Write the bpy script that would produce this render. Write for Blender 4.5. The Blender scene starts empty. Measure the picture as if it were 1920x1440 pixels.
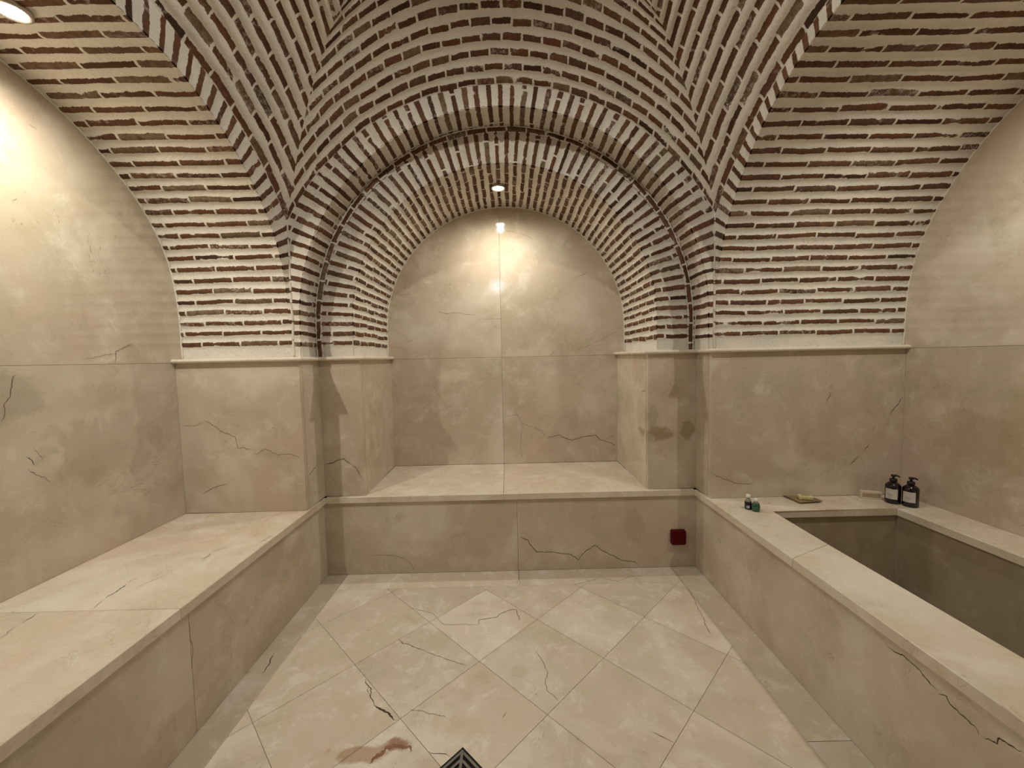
import bpy, bmesh, math, random
from mathutils import Vector, Matrix, noise
import numpy as np
C = bpy.context.scene.collection
scn = bpy.context.scene
PI = math.pi
rnd = random.Random(7)

# ------------------------------------------------------------ camera
PITCH, ROLL, YAW, CAMZ, FPX = 3.6656, -1.1755, 0.4008, 1.2789, 752.27
cd = bpy.data.cameras.new('camera')
cam = bpy.data.objects.new('camera', cd); C.objects.link(cam)
pi_, ro_, ya_ = [math.radians(a) for a in (PITCH, ROLL, YAW)]
Fw = Vector((math.sin(ya_)*math.cos(pi_), math.cos(ya_)*math.cos(pi_), -math.sin(pi_)))
Rt = Vector((math.cos(ya_), -math.sin(ya_), 0)); Up = Rt.cross(Fw)
Rt, Up = Rt*math.cos(ro_)+Up*math.sin(ro_), -Rt*math.sin(ro_)+Up*math.cos(ro_)
cam.matrix_world = Matrix(((Rt.x, Up.x, -Fw.x, 0), (Rt.y, Up.y, -Fw.y, 0), (Rt.z, Up.z, -Fw.z, CAMZ), (0, 0, 0, 1)))
cd.sensor_fit = 'HORIZONTAL'; cd.sensor_width = 36.0; cd.lens = 36.0*FPX/1920.0
cd.clip_start = 0.02
scn.camera = cam

# ------------------------------------------------------------ world and exposure
w = bpy.data.worlds.new('world'); scn.world = w; w.use_nodes = True
w.node_tree.nodes['Background'].inputs[0].default_value = (0.02, 0.018, 0.015, 1)
w.node_tree.nodes['Background'].inputs[1].default_value = 0.2
vs = scn.view_settings
vs.view_transform = 'Standard'; vs.look = 'None'; vs.gamma = 1; vs.use_curve_mapping = False
vs.exposure = 0.0
WARM = (0.975, 0.94, 0.80)

# ------------------------------------------------------------ room dimensions (metres)
XL, XR = -1.7565, 2.165        # side walls
YB = 3.0095                    # back wall of the niche
ZL = 1.309                     # top of the stone ledge
BH = 0.48                      # bench height
YC = 1.18                      # middle of the vault in depth
CX = -0.02
HB = 1.135                     # half width of the central vault
YF = 2*YC-2.18                 # front wall
P_NICHE, P_LEFT, P_RIGHT, P_MID = 31, 48, 33, 35
COOL = (0.975, 0.95, 0.86); WALLGLOW = 11
scn.cycles.max_bounces = 7; scn.cycles.diffuse_bounces = 4; scn.cycles.glossy_bounces = 2; scn.cycles.transmission_bounces = 4
scn.cycles.use_adaptive_sampling = True; scn.cycles.adaptive_threshold = 0.035

# fissures and veins seen in the stone: axis of the face, width, tone, points
CRACKS = {
 'back_panel': [
  (1,0.0028,0,[(0.045,2.343,0.207),(0.089,2.343,0.191),(0.11,2.343,0.153),(0.147,2.343,0.114),(0.22,2.343,0.112),(0.286,2.343,0.103),(0.352,2.343,0.094),(0.393,2.343,0.059),(0.434,2.343,0.107),(0.493,2.343,0.146),(0.544,2.343,0.112),(0.603,2.343,0.08),(0.647,2.343,0.051),(0.736,2.343,0.039),(0.751,2.343,0.015)]),
  (1,0.0014,1,[(-0.836,2.343,0.118),(-0.705,2.343,0.112),(-0.633,2.343,0.08),(-0.584,2.343,0.011)]),
 ],
 'wall_back': [
  (1,0.0016,0,[(-0.034,3.01,0.843),(0.058,3.01,0.851),(0.094,3.01,0.785),(0.167,3.01,0.755),(0.241,3.01,0.725),(0.268,3.01,0.669)]),
  (1,0.0034,0,[(0.268,3.01,0.669),(0.37,3.01,0.689),(0.463,3.01,0.651),(0.556,3.01,0.672),(0.649,3.01,0.683),(0.686,3.01,0.644),(0.741,3.01,0.63),(0.806,3.01,0.597)]),
  (1,0.0018,0,[(0.714,3.01,0.644),(0.755,3.01,0.669),(0.794,3.01,0.676)]),
  (1,0.0015,1,[(0.094,3.01,0.785),(0.083,3.01,0.692),(0.075,3.01,0.598),(0.098,3.01,0.494)]),
  (1,0.0018,0,[(0.639,3.01,0.585),(0.648,3.01,0.553)]),
  (1,0.0015,1,[(-0.583,3.01,1.105),(-0.545,3.01,1.039),(-0.457,3.01,0.89)]),
  (1,0.0025,2,[(-0.055,3.01,0.769),(-0.12,3.01,0.743),(-0.14,3.01,0.659),(-0.189,3.01,0.576),(-0.2,3.01,0.51)]),
  (1,0.003,2,[(-0.324,3.01,1.062),(-0.267,3.01,1.104),(-0.194,3.01,1.115)]),
  (1,0.0018,0,[(-0.528,3.01,1.64),(-0.456,3.01,1.619),(-0.39,3.01,1.624),(-0.325,3.01,1.616),(-0.233,3.01,1.601)]),
  (1,0.0018,0,[(-0.194,3.01,1.581),(-0.154,3.01,1.567),(-0.108,3.01,1.576),(-0.042,3.01,1.569)]),
  (1,0.0013,0,[(0.505,3.01,1.336),(0.612,3.01,1.367),(0.706,3.01,1.411),(0.813,3.01,1.462),(0.826,3.01,1.482)]),
  (1,0.0018,0,[(0.498,3.01,1.861),(0.557,3.01,1.886),(0.603,3.01,1.904)]),
  (1,0.0014,0,[(-0.008,3.01,2.205),(0.038,3.01,2.21),(0.083,3.01,2.197)]),
  (1,0.0014,0,[(0.096,3.01,2.196),(0.174,3.01,2.163),(0.213,3.01,2.143)]),
  (1,0.0014,0,[(-0.807,3.01,1.762),(-0.701,3.01,1.767)]),
  (1,0.0036,0,[(-1.1,2.35,0.673),(-1.06,2.35,0.683),(-0.994,2.35,0.705),(-0.959,2.35,0.682),(-0.938,2.35,0.67)]),
  (1,0.0022,0,[(-0.938,2.35,0.67),(-0.911,2.35,0.637),(-0.898,2.35,0.607),(-0.881,2.35,0.58)]),
  (0,0.003,0,[(-1.107,2.16,0.661),(-1.107,2.223,0.68),(-1.107,2.268,0.696)]),
  (1,0.0028,0,[(0.77,2.35,1.062),(0.789,2.35,1.071),(0.812,2.35,1.071)]),
  (1,0.0012,1,[(-1.751,2.128,0.96),(-1.667,2.128,0.955),(-1.623,2.128,0.98)]),
  (1,0.0022,1,[(-1.623,2.128,0.98),(-1.577,2.128,0.958),(-1.542,2.128,0.924),(-1.496,2.128,0.904),(-1.464,2.128,0.889),(-1.461,2.128,0.86),(-1.453,2.128,0.834),(-1.379,2.128,0.822)]),
  (1,0.0016,1,[(-1.38,2.128,0.791),(-1.352,2.128,0.795),(-1.312,2.128,0.823),(-1.275,2.128,0.806),(-1.248,2.128,0.79),(-1.172,2.128,0.791),(-1.117,2.128,0.758)]),
  (1,0.003,2,[(-1.312,2.128,0.825),(-1.275,2.128,0.808),(-1.248,2.128,0.793),(-1.172,2.128,0.794),(-1.149,2.128,0.776)]),
  (1,0.002,1,[(-1.669,2.128,0.584),(-1.6,2.128,0.617),(-1.523,2.128,0.639)]),
  (1,0.0022,1,[(1.111,2.173,0.619),(1.165,2.173,0.595),(1.215,2.173,0.574),(1.265,2.173,0.556),(1.344,2.173,0.564)]),
  (1,0.003,0,[(1.872,2.173,0.651),(1.901,2.173,0.68),(1.93,2.173,0.706)]),
  (1,0.0035,0,[(1.947,2.173,0.724),(1.97,2.173,0.75),(1.981,2.173,0.768)]),
  (1,0.002,1,[(1.987,2.173,0.833),(2.012,2.173,0.874)]),
  (1,0.003,1,[(1.731,2.173,0.995),(1.748,2.173,1.033),(1.761,2.173,1.065)]),
  (1,0.002,1,[(1.752,2.173,1.08),(1.769,2.173,1.117)]),
  (1,0.003,0,[(2.087,2.173,0.935),(2.129,2.173,0.987),(2.154,2.173,1.022)]),
 ],
 'wall_left': [
  (0,0.0022,1,[(-1.756,1.386,1.095),(-1.756,1.399,1.109),(-1.757,1.402,1.152),(-1.756,1.42,1.181),(-1.756,1.433,1.249),(-1.757,1.449,1.258)]),
  (0,0.0022,0,[(-1.756,1.451,0.964),(-1.757,1.463,0.942),(-1.756,1.472,0.919)]),
  (0,0.0016,1,[(-1.756,1.466,1.04),(-1.756,1.485,1.044),(-1.756,1.494,1.04)]),
  (0,0.0012,1,[(-1.756,1.473,0.992),(-1.756,1.487,0.956),(-1.756,1.502,0.932)]),
  (0,0.0014,1,[(-1.756,1.448,0.916),(-1.756,1.473,0.889),(-1.757,1.499,0.868),(-1.756,1.521,0.844)]),
  (0,0.0016,0,[(-1.756,1.809,1.288),(-1.756,1.814,1.343),(-1.756,1.848,1.36),(-1.756,1.898,1.382)]),
  (0,0.0012,1,[(-1.756,1.669,1.308),(-1.756,1.742,1.323),(-1.756,1.814,1.339)]),
  (0,0.0016,0,[(-1.756,1.556,2.178),(-1.756,1.57,2.178),(-1.756,1.584,2.174)]),
  (0,0.0016,0,[(-1.756,1.483,1.869),(-1.756,1.489,1.884),(-1.757,1.498,1.893)]),
  (0,0.0014,0,[(-1.756,1.501,1.928),(-1.756,1.505,1.927)]),
  (0,0.002,0,[(-1.756,1.519,1.92),(-1.756,1.529,1.918)]),
  (0,0.0016,0,[(-1.756,1.55,1.835),(-1.756,1.556,1.825),(-1.756,1.563,1.819)]),
  (0,0.0012,0,[(-1.756,1.498,2.185),(-1.756,1.512,2.19)]),
 ],
 'bench_top': [
  (2,0.0016,1,[(-1.393,1.282,0.48),(-1.402,1.308,0.48),(-1.408,1.344,0.48)]),
  (2,0.0028,0,[(-1.408,1.344,0.48),(-1.412,1.386,0.48),(-1.414,1.414,0.48),(-1.425,1.439,0.48)]),
  (2,0.0014,1,[(-1.425,1.439,0.48),(-1.422,1.461,0.48),(-1.418,1.489,0.48)]),
  (2,0.0024,0,[(-1.273,1.603,0.48),(-1.275,1.635,0.48),(-1.282,1.669,0.48)]),
  (2,0.0012,1,[(-1.282,1.669,0.48),(-1.267,1.701,0.48),(-1.231,1.715,0.48)]),
  (2,0.0012,1,[(-1.519,1.146,0.48),(-1.537,1.178,0.48),(-1.549,1.219,0.48)]),
  (2,0.0022,0,[(-1.549,1.219,0.48),(-1.551,1.254,0.48),(-1.554,1.278,0.48)]),
  (2,0.006,2,[(-1.357,1.415,0.48),(-1.352,1.451,0.48),(-1.327,1.5,0.48)]),
  (2,0.0016,0,[(-1.132,1.744,0.48),(-1.122,1.793,0.48),(-1.117,1.839,0.48)]),
 ],
 'left_panel': [
  (0,0.0018,1,[(-1.113,1.327,0.4),(-1.113,1.326,0.357),(-1.113,1.332,0.308),(-1.113,1.326,0.236),(-1.113,1.298,0.229)]),
 ],
 'floor': [
  (2,0.0016,1,[(-0.534,2.003,0.0),(-0.406,1.954,0.0),(-0.38,1.912,0.0),(-0.342,1.866,0.0),(-0.26,1.863,0.0),(-0.174,1.857,0.0)]),
  (2,0.0028,0,[(-0.173,1.855,0.0),(-0.17,1.893,0.0),(-0.133,1.905,0.0),(-0.09,1.911,0.0),(-0.055,1.948,0.0),(-0.028,1.961,0.0),(0.013,1.971,0.0),(0.018,1.924,0.0),(0.031,1.88,0.0)]),
  (2,0.0022,0,[(-0.535,1.772,0.0),(-0.503,1.742,0.0),(-0.468,1.73,0.0),(-0.431,1.709,0.0),(-0.392,1.691,0.0)]),
  (2,0.0018,1,[(-0.392,1.691,0.0),(-0.352,1.666,0.0),(-0.311,1.649,0.0),(-0.262,1.627,0.0),(-0.198,1.596,0.0)]),
  (2,0.003,0,[(-0.605,1.544,0.0),(-0.583,1.512,0.0),(-0.563,1.495,0.0),(-0.56,1.465,0.0),(-0.539,1.433,0.0),(-0.524,1.417,0.0)]),
  (2,0.007,0,[(-0.528,1.421,0.0),(-0.499,1.401,0.0),(-0.467,1.382,0.0),(-0.43,1.354,0.0)]),
  (2,0.002,0,[(-0.573,1.503,0.0),(-0.583,1.491,0.0),(-0.564,1.466,0.0)]),
  (2,0.0018,1,[(0.089,1.677,0.0),(0.109,1.635,0.0),(0.132,1.556,0.0),(0.12,1.511,0.0),(0.12,1.469,0.0),(0.141,1.443,0.0),(0.161,1.415,0.0)]),
  (2,0.0035,0,[(-1.045,1.586,0.0),(-1.047,1.619,0.0),(-1.044,1.634,0.0),(-1.061,1.675,0.0),(-1.061,1.701,0.0)]),
  (2,0.0018,0,[(-0.289,1.236,0.0),(-0.265,1.229,0.0),(-0.242,1.229,0.0),(-0.215,1.221,0.0)]),
  (2,0.004,1,[(-0.05,1.351,0.0),(-0.044,1.362,0.0),(-0.037,1.376,0.0)]),
  (2,0.0018,1,[(0.331,2.169,0.0),(0.375,2.194,0.0),(0.429,2.209,0.0),(0.475,2.235,0.0),(0.508,2.247,0.0)]),
  (2,0.002,1,[(0.507,2.243,0.0),(0.589,2.202,0.0),(0.696,2.254,0.0),(0.723,2.178,0.0)]),
  (2,0.0022,1,[(0.96,2.124,0.0),(0.948,2.034,0.0),(0.927,1.93,0.0),(0.923,1.875,0.0),(0.904,1.81,0.0),(0.899,1.749,0.0)]),
  (2,0.0025,3,[(0.456,1.282,0.0),(0.487,1.267,0.0),(0.52,1.245,0.0)]),
  (2,0.0015,3,[(-0.4,1.398,0.0),(-0.346,1.389,0.0),(-0.292,1.376,0.0),(-0.244,1.357,0.0)]),
  (2,0.0016,0,[(0.031,2.343,0.0),(0.032,2.264,0.0),(0.023,2.209,0.0),(0.037,2.19,0.0)]),
  (2,0.012,3,[(-0.468,1.199,0.0),(-0.454,1.225,0.0),(-0.426,1.245,0.0),(-0.393,1.253,0.0),(-0.365,1.258,0.0),(-0.351,1.252,0.0),(-0.354,1.237,0.0)]),
  (2,0.006,2,[(-0.712,1.833,0.0),(-0.689,1.839,0.0),(-0.68,1.877,0.0)]),
  (2,0.006,2,[(-0.444,1.634,0.0),(-0.431,1.643,0.0),(-0.42,1.628,0.0),(-0.429,1.618,0.0),(-0.444,1.631,0.0)]),
  (2,0.004,2,[(-0.013,1.58,0.0),(0.017,1.588,0.0),(0.031,1.569,0.0),(0.023,1.541,0.0),(-0.006,1.547,0.0),(-0.013,1.575,0.0)]),
 ],
 'right_panel': [
  (0,0.0014,1,[(1.103,1.181,0.431),(1.103,1.156,0.42),(1.103,1.133,0.409)]),
  (0,0.0028,0,[(1.103,1.133,0.409),(1.103,1.11,0.404),(1.103,1.079,0.412),(1.103,1.054,0.409),(1.103,1.029,0.405),(1.103,1.006,0.392),(1.103,0.984,0.389)]),
  (0,0.0028,0,[(1.103,0.989,0.382),(1.103,0.963,0.396),(1.103,0.958,0.386),(1.103,0.947,0.38),(1.103,0.925,0.378),(1.103,0.91,0.371),(1.103,0.898,0.37),(1.103,0.889,0.361)]),
  (0,0.003,0,[(1.103,0.889,0.364),(1.103,0.874,0.368),(1.103,0.857,0.373),(1.103,0.852,0.39),(1.103,0.835,0.393),(1.103,0.822,0.394),(1.103,0.811,0.4)]),
 ],
 'tub_rim': [
  (2,0.0012,0,[(1.306,2.062,0.48),(1.347,2.068,0.48),(1.392,2.094,0.48)]),
 ],
}

# ------------------------------------------------------------ helpers
def tag(o, label=None, cat=None, group=None, kind=None):
    if label: o['label'] = label
    if cat: o['category'] = cat
    if group: o['group'] = group
    if kind: o['kind'] = kind
    return o
def empty(name, loc, rz=0):
    o = bpy.data.objects.new(name, None); C.objects.link(o)
    o.location = loc; o.rotation_euler = (0, 0, rz); o.empty_display_size = .05
    return o
def obj(name, bm, mats, parent=None, smooth=False):
    me = bpy.data.meshes.new(name); bm.to_mesh(me); bm.free()
    for m in (mats if isinstance(mats, (list, tuple)) else [mats]): me.materials.append(m)
    if smooth:
        for p in me.polygons: p.use_smooth = True
    o = bpy.data.objects.new(name, me); C.objects.link(o)
    if parent is not None: o.parent = parent
    return o
def box(bm, x0, x1, y0, y1, z0, z1, bev=0.0, mi=0):
    vs_ = [bm.verts.new((x, y, z)) for x in (x0, x1) for y in (y0, y1) for z in (z0, z1)]
    fs = [bm.faces.new([vs_[i] for i in q]) for q in ((0, 1, 3, 2), (4, 6, 7, 5), (0, 4, 5, 1), (2, 3, 7, 6), (0, 2, 6, 4), (1, 5, 7, 3))]
    for f in fs: f.material_index = mi
    if bev > 0:
        es = list({e for f in fs for e in f.edges})
        bmesh.ops.bevel(bm, geom=es, offset=bev, segments=3, profile=.5, affect='EDGES')
def prism(bm, poly, z0, z1, bev=0.0, mi=0):
    """poly counter-clockwise in xy"""
    b = [bm.verts.new((x, y, z0)) for x, y in poly]; t = [bm.verts.new((x, y, z1)) for x, y in poly]
    n = len(poly); fs = [bm.faces.new(list(reversed(b))), bm.faces.new(t)]
    for i in range(n): fs.append(bm.faces.new((b[i], b[(i+1) % n], t[(i+1) % n], t[i])))
    for f in fs: f.material_index = mi
    if bev > 0:
        es = [e for e in fs[1].edges]
        bmesh.ops.bevel(bm, geom=es, offset=bev, segments=3, profile=.5, affect='EDGES')
def lathe(bm, prof, seg=40, mi=0, sx=1, sy=1, cap=True):
    rings = []
    for r, z in prof:
        rings.append([bm.verts.new((r*sx*math.cos(2*PI*k/seg), r*sy*math.sin(2*PI*k/seg), z)) for k in range(seg)])
    for a, b in zip(rings, rings[1:]):
        for k in range(seg):
            f = bm.faces.new((a[k], a[(k+1) % seg], b[(k+1) % seg], b[k])); f.material_index = mi; f.smooth = True
    if cap:
        f = bm.faces.new(list(reversed(rings[0]))); f.material_index = mi
        f = bm.faces.new(rings[-1]); f.material_index = mi
def tube(bm, pts, r, seg=10, mi=0, rs=None):
    rings = []; n = len(pts); pts = [Vector(p) for p in pts]
    up = Vector((0, 0, 1))
    for i, p in enumerate(pts):
        d = (pts[min(i+1, n-1)]-pts[max(i-1, 0)]).normalized()
        a = d.cross(up)
        if a.length < 1e-3: a = d.cross(Vector((1, 0, 0)))
        a.normalize(); b = d.cross(a)
        rr = rs[i] if rs else r
        rings.append([bm.verts.new(p+a*rr*math.cos(2*PI*k/seg)+b*rr*math.sin(2*PI*k/seg)) for k in range(seg)])
    for A, B in zip(rings, rings[1:]):
        for k in range(seg):
            f = bm.faces.new((A[k], A[(k+1) % seg], B[(k+1) % seg], B[k])); f.material_index = mi; f.smooth = True
    f = bm.faces.new(list(reversed(rings[0]))); f.material_index = mi
    f = bm.faces.new(rings[-1]); f.material_index = mi

def cracks(bm, key, axis_filter=None):
    """natural fissures and veins of the stone: narrow ribbons lying in the face of the slab"""
    for ax, w_, tone, pts in CRACKS.get(key, []):
        sgn = {0: (1 if pts[0][0] < 0 else -1), 1: -1, 2: 1}[ax]
        P = [Vector(p) for p in pts]; Q = []
        for a, b in zip(P, P[1:]):
            n = max(1, int((b-a).length/.004))
            for k in range(n): Q.append(a.lerp(b, k/n))
        Q.append(P[-1]); m = len(Q)
        nrm = Vector((0, 0, 0)); nrm[ax] = sgn
        L = []; R = []
        amp = .004 if w_ < .01 else .012
        for i, q in enumerate(Q):
            d = (Q[min(i+1, m-1)]-Q[max(i-1, 0)])
            if d.length < 1e-6: d = Vector((1, 0, 0))
            s = d.normalized().cross(nrm)
            j = (noise.noise(q*38)+.7*noise.noise(q*95)+.35*noise.noise(q*240))*amp*1.3
            taper = min(1, (i+.4)/6, (m-1-i+.4)/6)
            ww = .5*w_*taper*(.55+1.1*abs(noise.noise(q*70+Vector((9, 3, 1))))+.25)
            c = q+s*j+nrm*.0005
            c[ax] = q[ax]+sgn*.0006
            L.append(bm.verts.new(c+s*ww)); R.append(bm.verts.new(c-s*ww))
        for i in range(m-1):
            f = bm.faces.new((L[i], R[i], R[i+1], L[i+1])); f.material_index = 1+tone

# ------------------------------------------------------------ materials
class NT:
    def __init__(s, name):
        s.m = bpy.data.materials.new(name); s.m.use_nodes = True; s.t = s.m.node_tree
        s.t.nodes.clear(); s.out = s.t.nodes.new('ShaderNodeOutputMaterial')
        s.b = s.t.nodes.new('ShaderNodeBsdfPrincipled'); s.t.links.new(s.b.outputs[0], s.out.inputs[0])
    def n(s, typ, **kw):
        x = s.t.nodes.new(typ)
        for k, v in kw.items(): setattr(x, k, v)
        return x
    def put(s, sock, v):
        if hasattr(v, 'is_linked') or isinstance(v, bpy.types.NodeSocket): s.t.links.new(v, sock)
        else: sock.default_value = v
    def math(s, op, a, b=0.0, c=0.0, clamp=False):
        x = s.n('ShaderNodeMath', operation=op, use_clamp=clamp)
        s.put(x.inputs[0], a); s.put(x.inputs[1], b); s.put(x.inputs[2], c); return x.outputs[0]
    def mix(s, f, a, b, blend='MIX'):
        x = s.n('ShaderNodeMix', data_type='RGBA', blend_type=blend)
        s.put(x.inputs[0], f); s.put(x.inputs[6], a); s.put(x.inputs[7], b); return x.outputs[2]
    def noise(s, vec, scale, detail=4, rough=.5, dist=0.0, out=0):
        x = s.n('ShaderNodeTexNoise'); s.put(x.inputs['Vector'], vec); x.inputs['Scale'].default_value = scale
        x.inputs['Detail'].default_value = detail; x.inputs['Roughness'].default_value = rough; x.inputs['Distortion'].default_value = dist
        return x.outputs[out]
    def step(s, v, a, b):
        x = s.n('ShaderNodeMapRange', interpolation_type='SMOOTHSTEP'); s.put(x.inputs[0], v)
        x.inputs[1].default_value = a; x.inputs[2].default_value = b; return x.outputs[0]
    def ramp(s, v, stops):
        x = s.n('ShaderNodeValToRGB'); s.put(x.inputs[0], v); cr = x.color_ramp
        cr.elements[0].position = stops[0][0]; cr.elements[0].color = (*stops[0][1], 1)
        cr.elements[1].position = stops[-1][0]; cr.elements[1].color = (*stops[-1][1], 1)
        for p, c in stops[1:-1]: e = cr.elements.new(p); e.color = (*c, 1)
        return x.outputs[0]
    def bump(s, h, strength, dist):
        x = s.n('ShaderNodeBump'); x.inputs['Strength'].default_value = strength; x.inputs['Distance'].default_value = dist
        s.put(x.inputs['Height'], h); s.t.links.new(x.outputs[0], s.b.inputs['Normal'])

def marble(name, base, pink, green, light, rough=.3, scale=1.0, veins=.35, spec=.5, bump=.25, stains=()):
    N = NT(name)
    tc = N.n('ShaderNodeTexCoord').outputs['Object']
    geo = N.n('ShaderNodeNewGeometry')
    off = N.n('ShaderNodeVectorMath', operation='ADD')
    sc = N.n('ShaderNodeVectorMath', operation='SCALE'); N.put(sc.inputs[0], (13.1, 7.7, 5.3)); N.t.links.new(geo.outputs['Random Per Island'], sc.inputs['Scale'])
    N.t.links.new(tc, off.inputs[0]); N.t.links.new(sc.outputs[0], off.inputs[1]); v = off.outputs[0]
    n1 = N.noise(v, 1.7*scale, 3, .6, .6); n2 = N.noise(v, 3.1*scale, 5, .64, 1.0); n3 = N.noise(v, 7*scale, 5, .7, .4)
    col = N.mix(N.step(n1, .38, .62), base, pink)
    col = N.mix(N.math('MULTIPLY', N.step(n2, .48, .68), .7), col, green)
    # cloudy pale patches
    col = N.mix(N.math('MULTIPLY', N.step(n3, .46, .78), .62), col, light)
    n6 = N.noise(v, 1.1*scale, 3, .6, 1.2); col = N.mix(N.math('MULTIPLY', N.step(n6, .46, .72), .6), col, light)
    n7 = N.noise(v, 4.3*scale, 4, .65, .8); col = N.mix(N.math('MULTIPLY', N.step(n7, .50, .74), .42), col, (base[0]*.80, base[1]*.76, base[2]*.68, 1))
    # branching pale veins: edges of a warped cell pattern, broken up by a mask
    dn = N.n('ShaderNodeTexNoise'); N.put(dn.inputs['Vector'], v); dn.inputs['Scale'].default_value = 4.0; dn.inputs['Detail'].default_value = 3
    sv = N.n('ShaderNodeVectorMath', operation='SCALE'); N.t.links.new(dn.outputs['Color'], sv.inputs[0]); sv.inputs['Scale'].default_value = .42
    av = N.n('ShaderNodeVectorMath', operation='ADD'); N.t.links.new(v, av.inputs[0]); N.t.links.new(sv.outputs[0], av.inputs[1])
    for vs_c, vs_w, vs_m, vs_k in ((4.6, .014, .55, .75),):
        vo_ = N.n('ShaderNodeTexVoronoi', feature='DISTANCE_TO_EDGE'); N.t.links.new(av.outputs[0], vo_.inputs['Vector']); vo_.inputs['Scale'].default_value = vs_c*scale
        ln = N.math('SUBTRACT', 1.0, N.step(vo_.outputs['Distance'], 0.0, vs_w))
        mk = N.step(n3, vs_m-.08, vs_m+.12)
        col = N.mix(N.math('MULTIPLY', N.math('MULTIPLY', ln, mk), vs_k*veins*2), col, light)
    # thin brownish hairlines
    n5 = N.noise(v, 1.9*scale, 5, .65, 2.2)
    r2 = N.math('ABSOLUTE', N.math('SUBTRACT', n5, .47)); r2 = N.math('SUBTRACT', 1.0, N.step(r2, 0.0, .005))
    m2 = N.step(n7, .50, .60)
    col = N.mix(N.math('MULTIPLY', N.math('MULTIPLY', r2, m2), .45), col, (base[0]*.45, base[1]*.38, base[2]*.3, 1))
    # mineral stains that belong to single slabs
    sn = N.math('MULTIPLY', N.math('SUBTRACT', N.noise(tc, 9, 4, .65, .8), .5), 2.4) if stains else None
    for (c_, rad_, colr, st) in stains:
        sb = N.n('ShaderNodeVectorMath', operation='SUBTRACT'); N.t.links.new(tc, sb.inputs[0]); sb.inputs[1].default_value = c_
        dv_ = N.n('ShaderNodeVectorMath', operation='DIVIDE'); N.t.links.new(sb.outputs[0], dv_.inputs[0]); dv_.inputs[1].default_value = rad_
        ln_ = N.n('ShaderNodeVectorMath', operation='LENGTH'); N.t.links.new(dv_.outputs[0], ln_.inputs[0])
        dd = N.math('ADD', ln_.outputs['Value'], sn)
        col = N.mix(N.math('MULTIPLY', N.math('SUBTRACT', 1.0, N.step(dd, .55, 1.05)), st), col, (*colr, 1))
    tint = N.math('ADD', .93, N.math('MULTIPLY', geo.outputs['Random Per Island'], .12))
    hs = N.n('ShaderNodeHueSaturation'); N.put(hs.inputs['Value'], tint); N.put(hs.inputs['Color'], col)
    N.t.links.new(hs.outputs[0], N.b.inputs['Base Color'])
    rr = N.math('MULTIPLY', rough, N.math('ADD', .7, N.math('MULTIPLY', n3, .6))); N.t.links.new(rr, N.b.inputs['Roughness'])
    N.b.inputs['Specular IOR Level'].default_value = spec
    if bump: N.bump(N.noise(v, 5, 2, .6), bump, .004)
    return N.m

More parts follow.
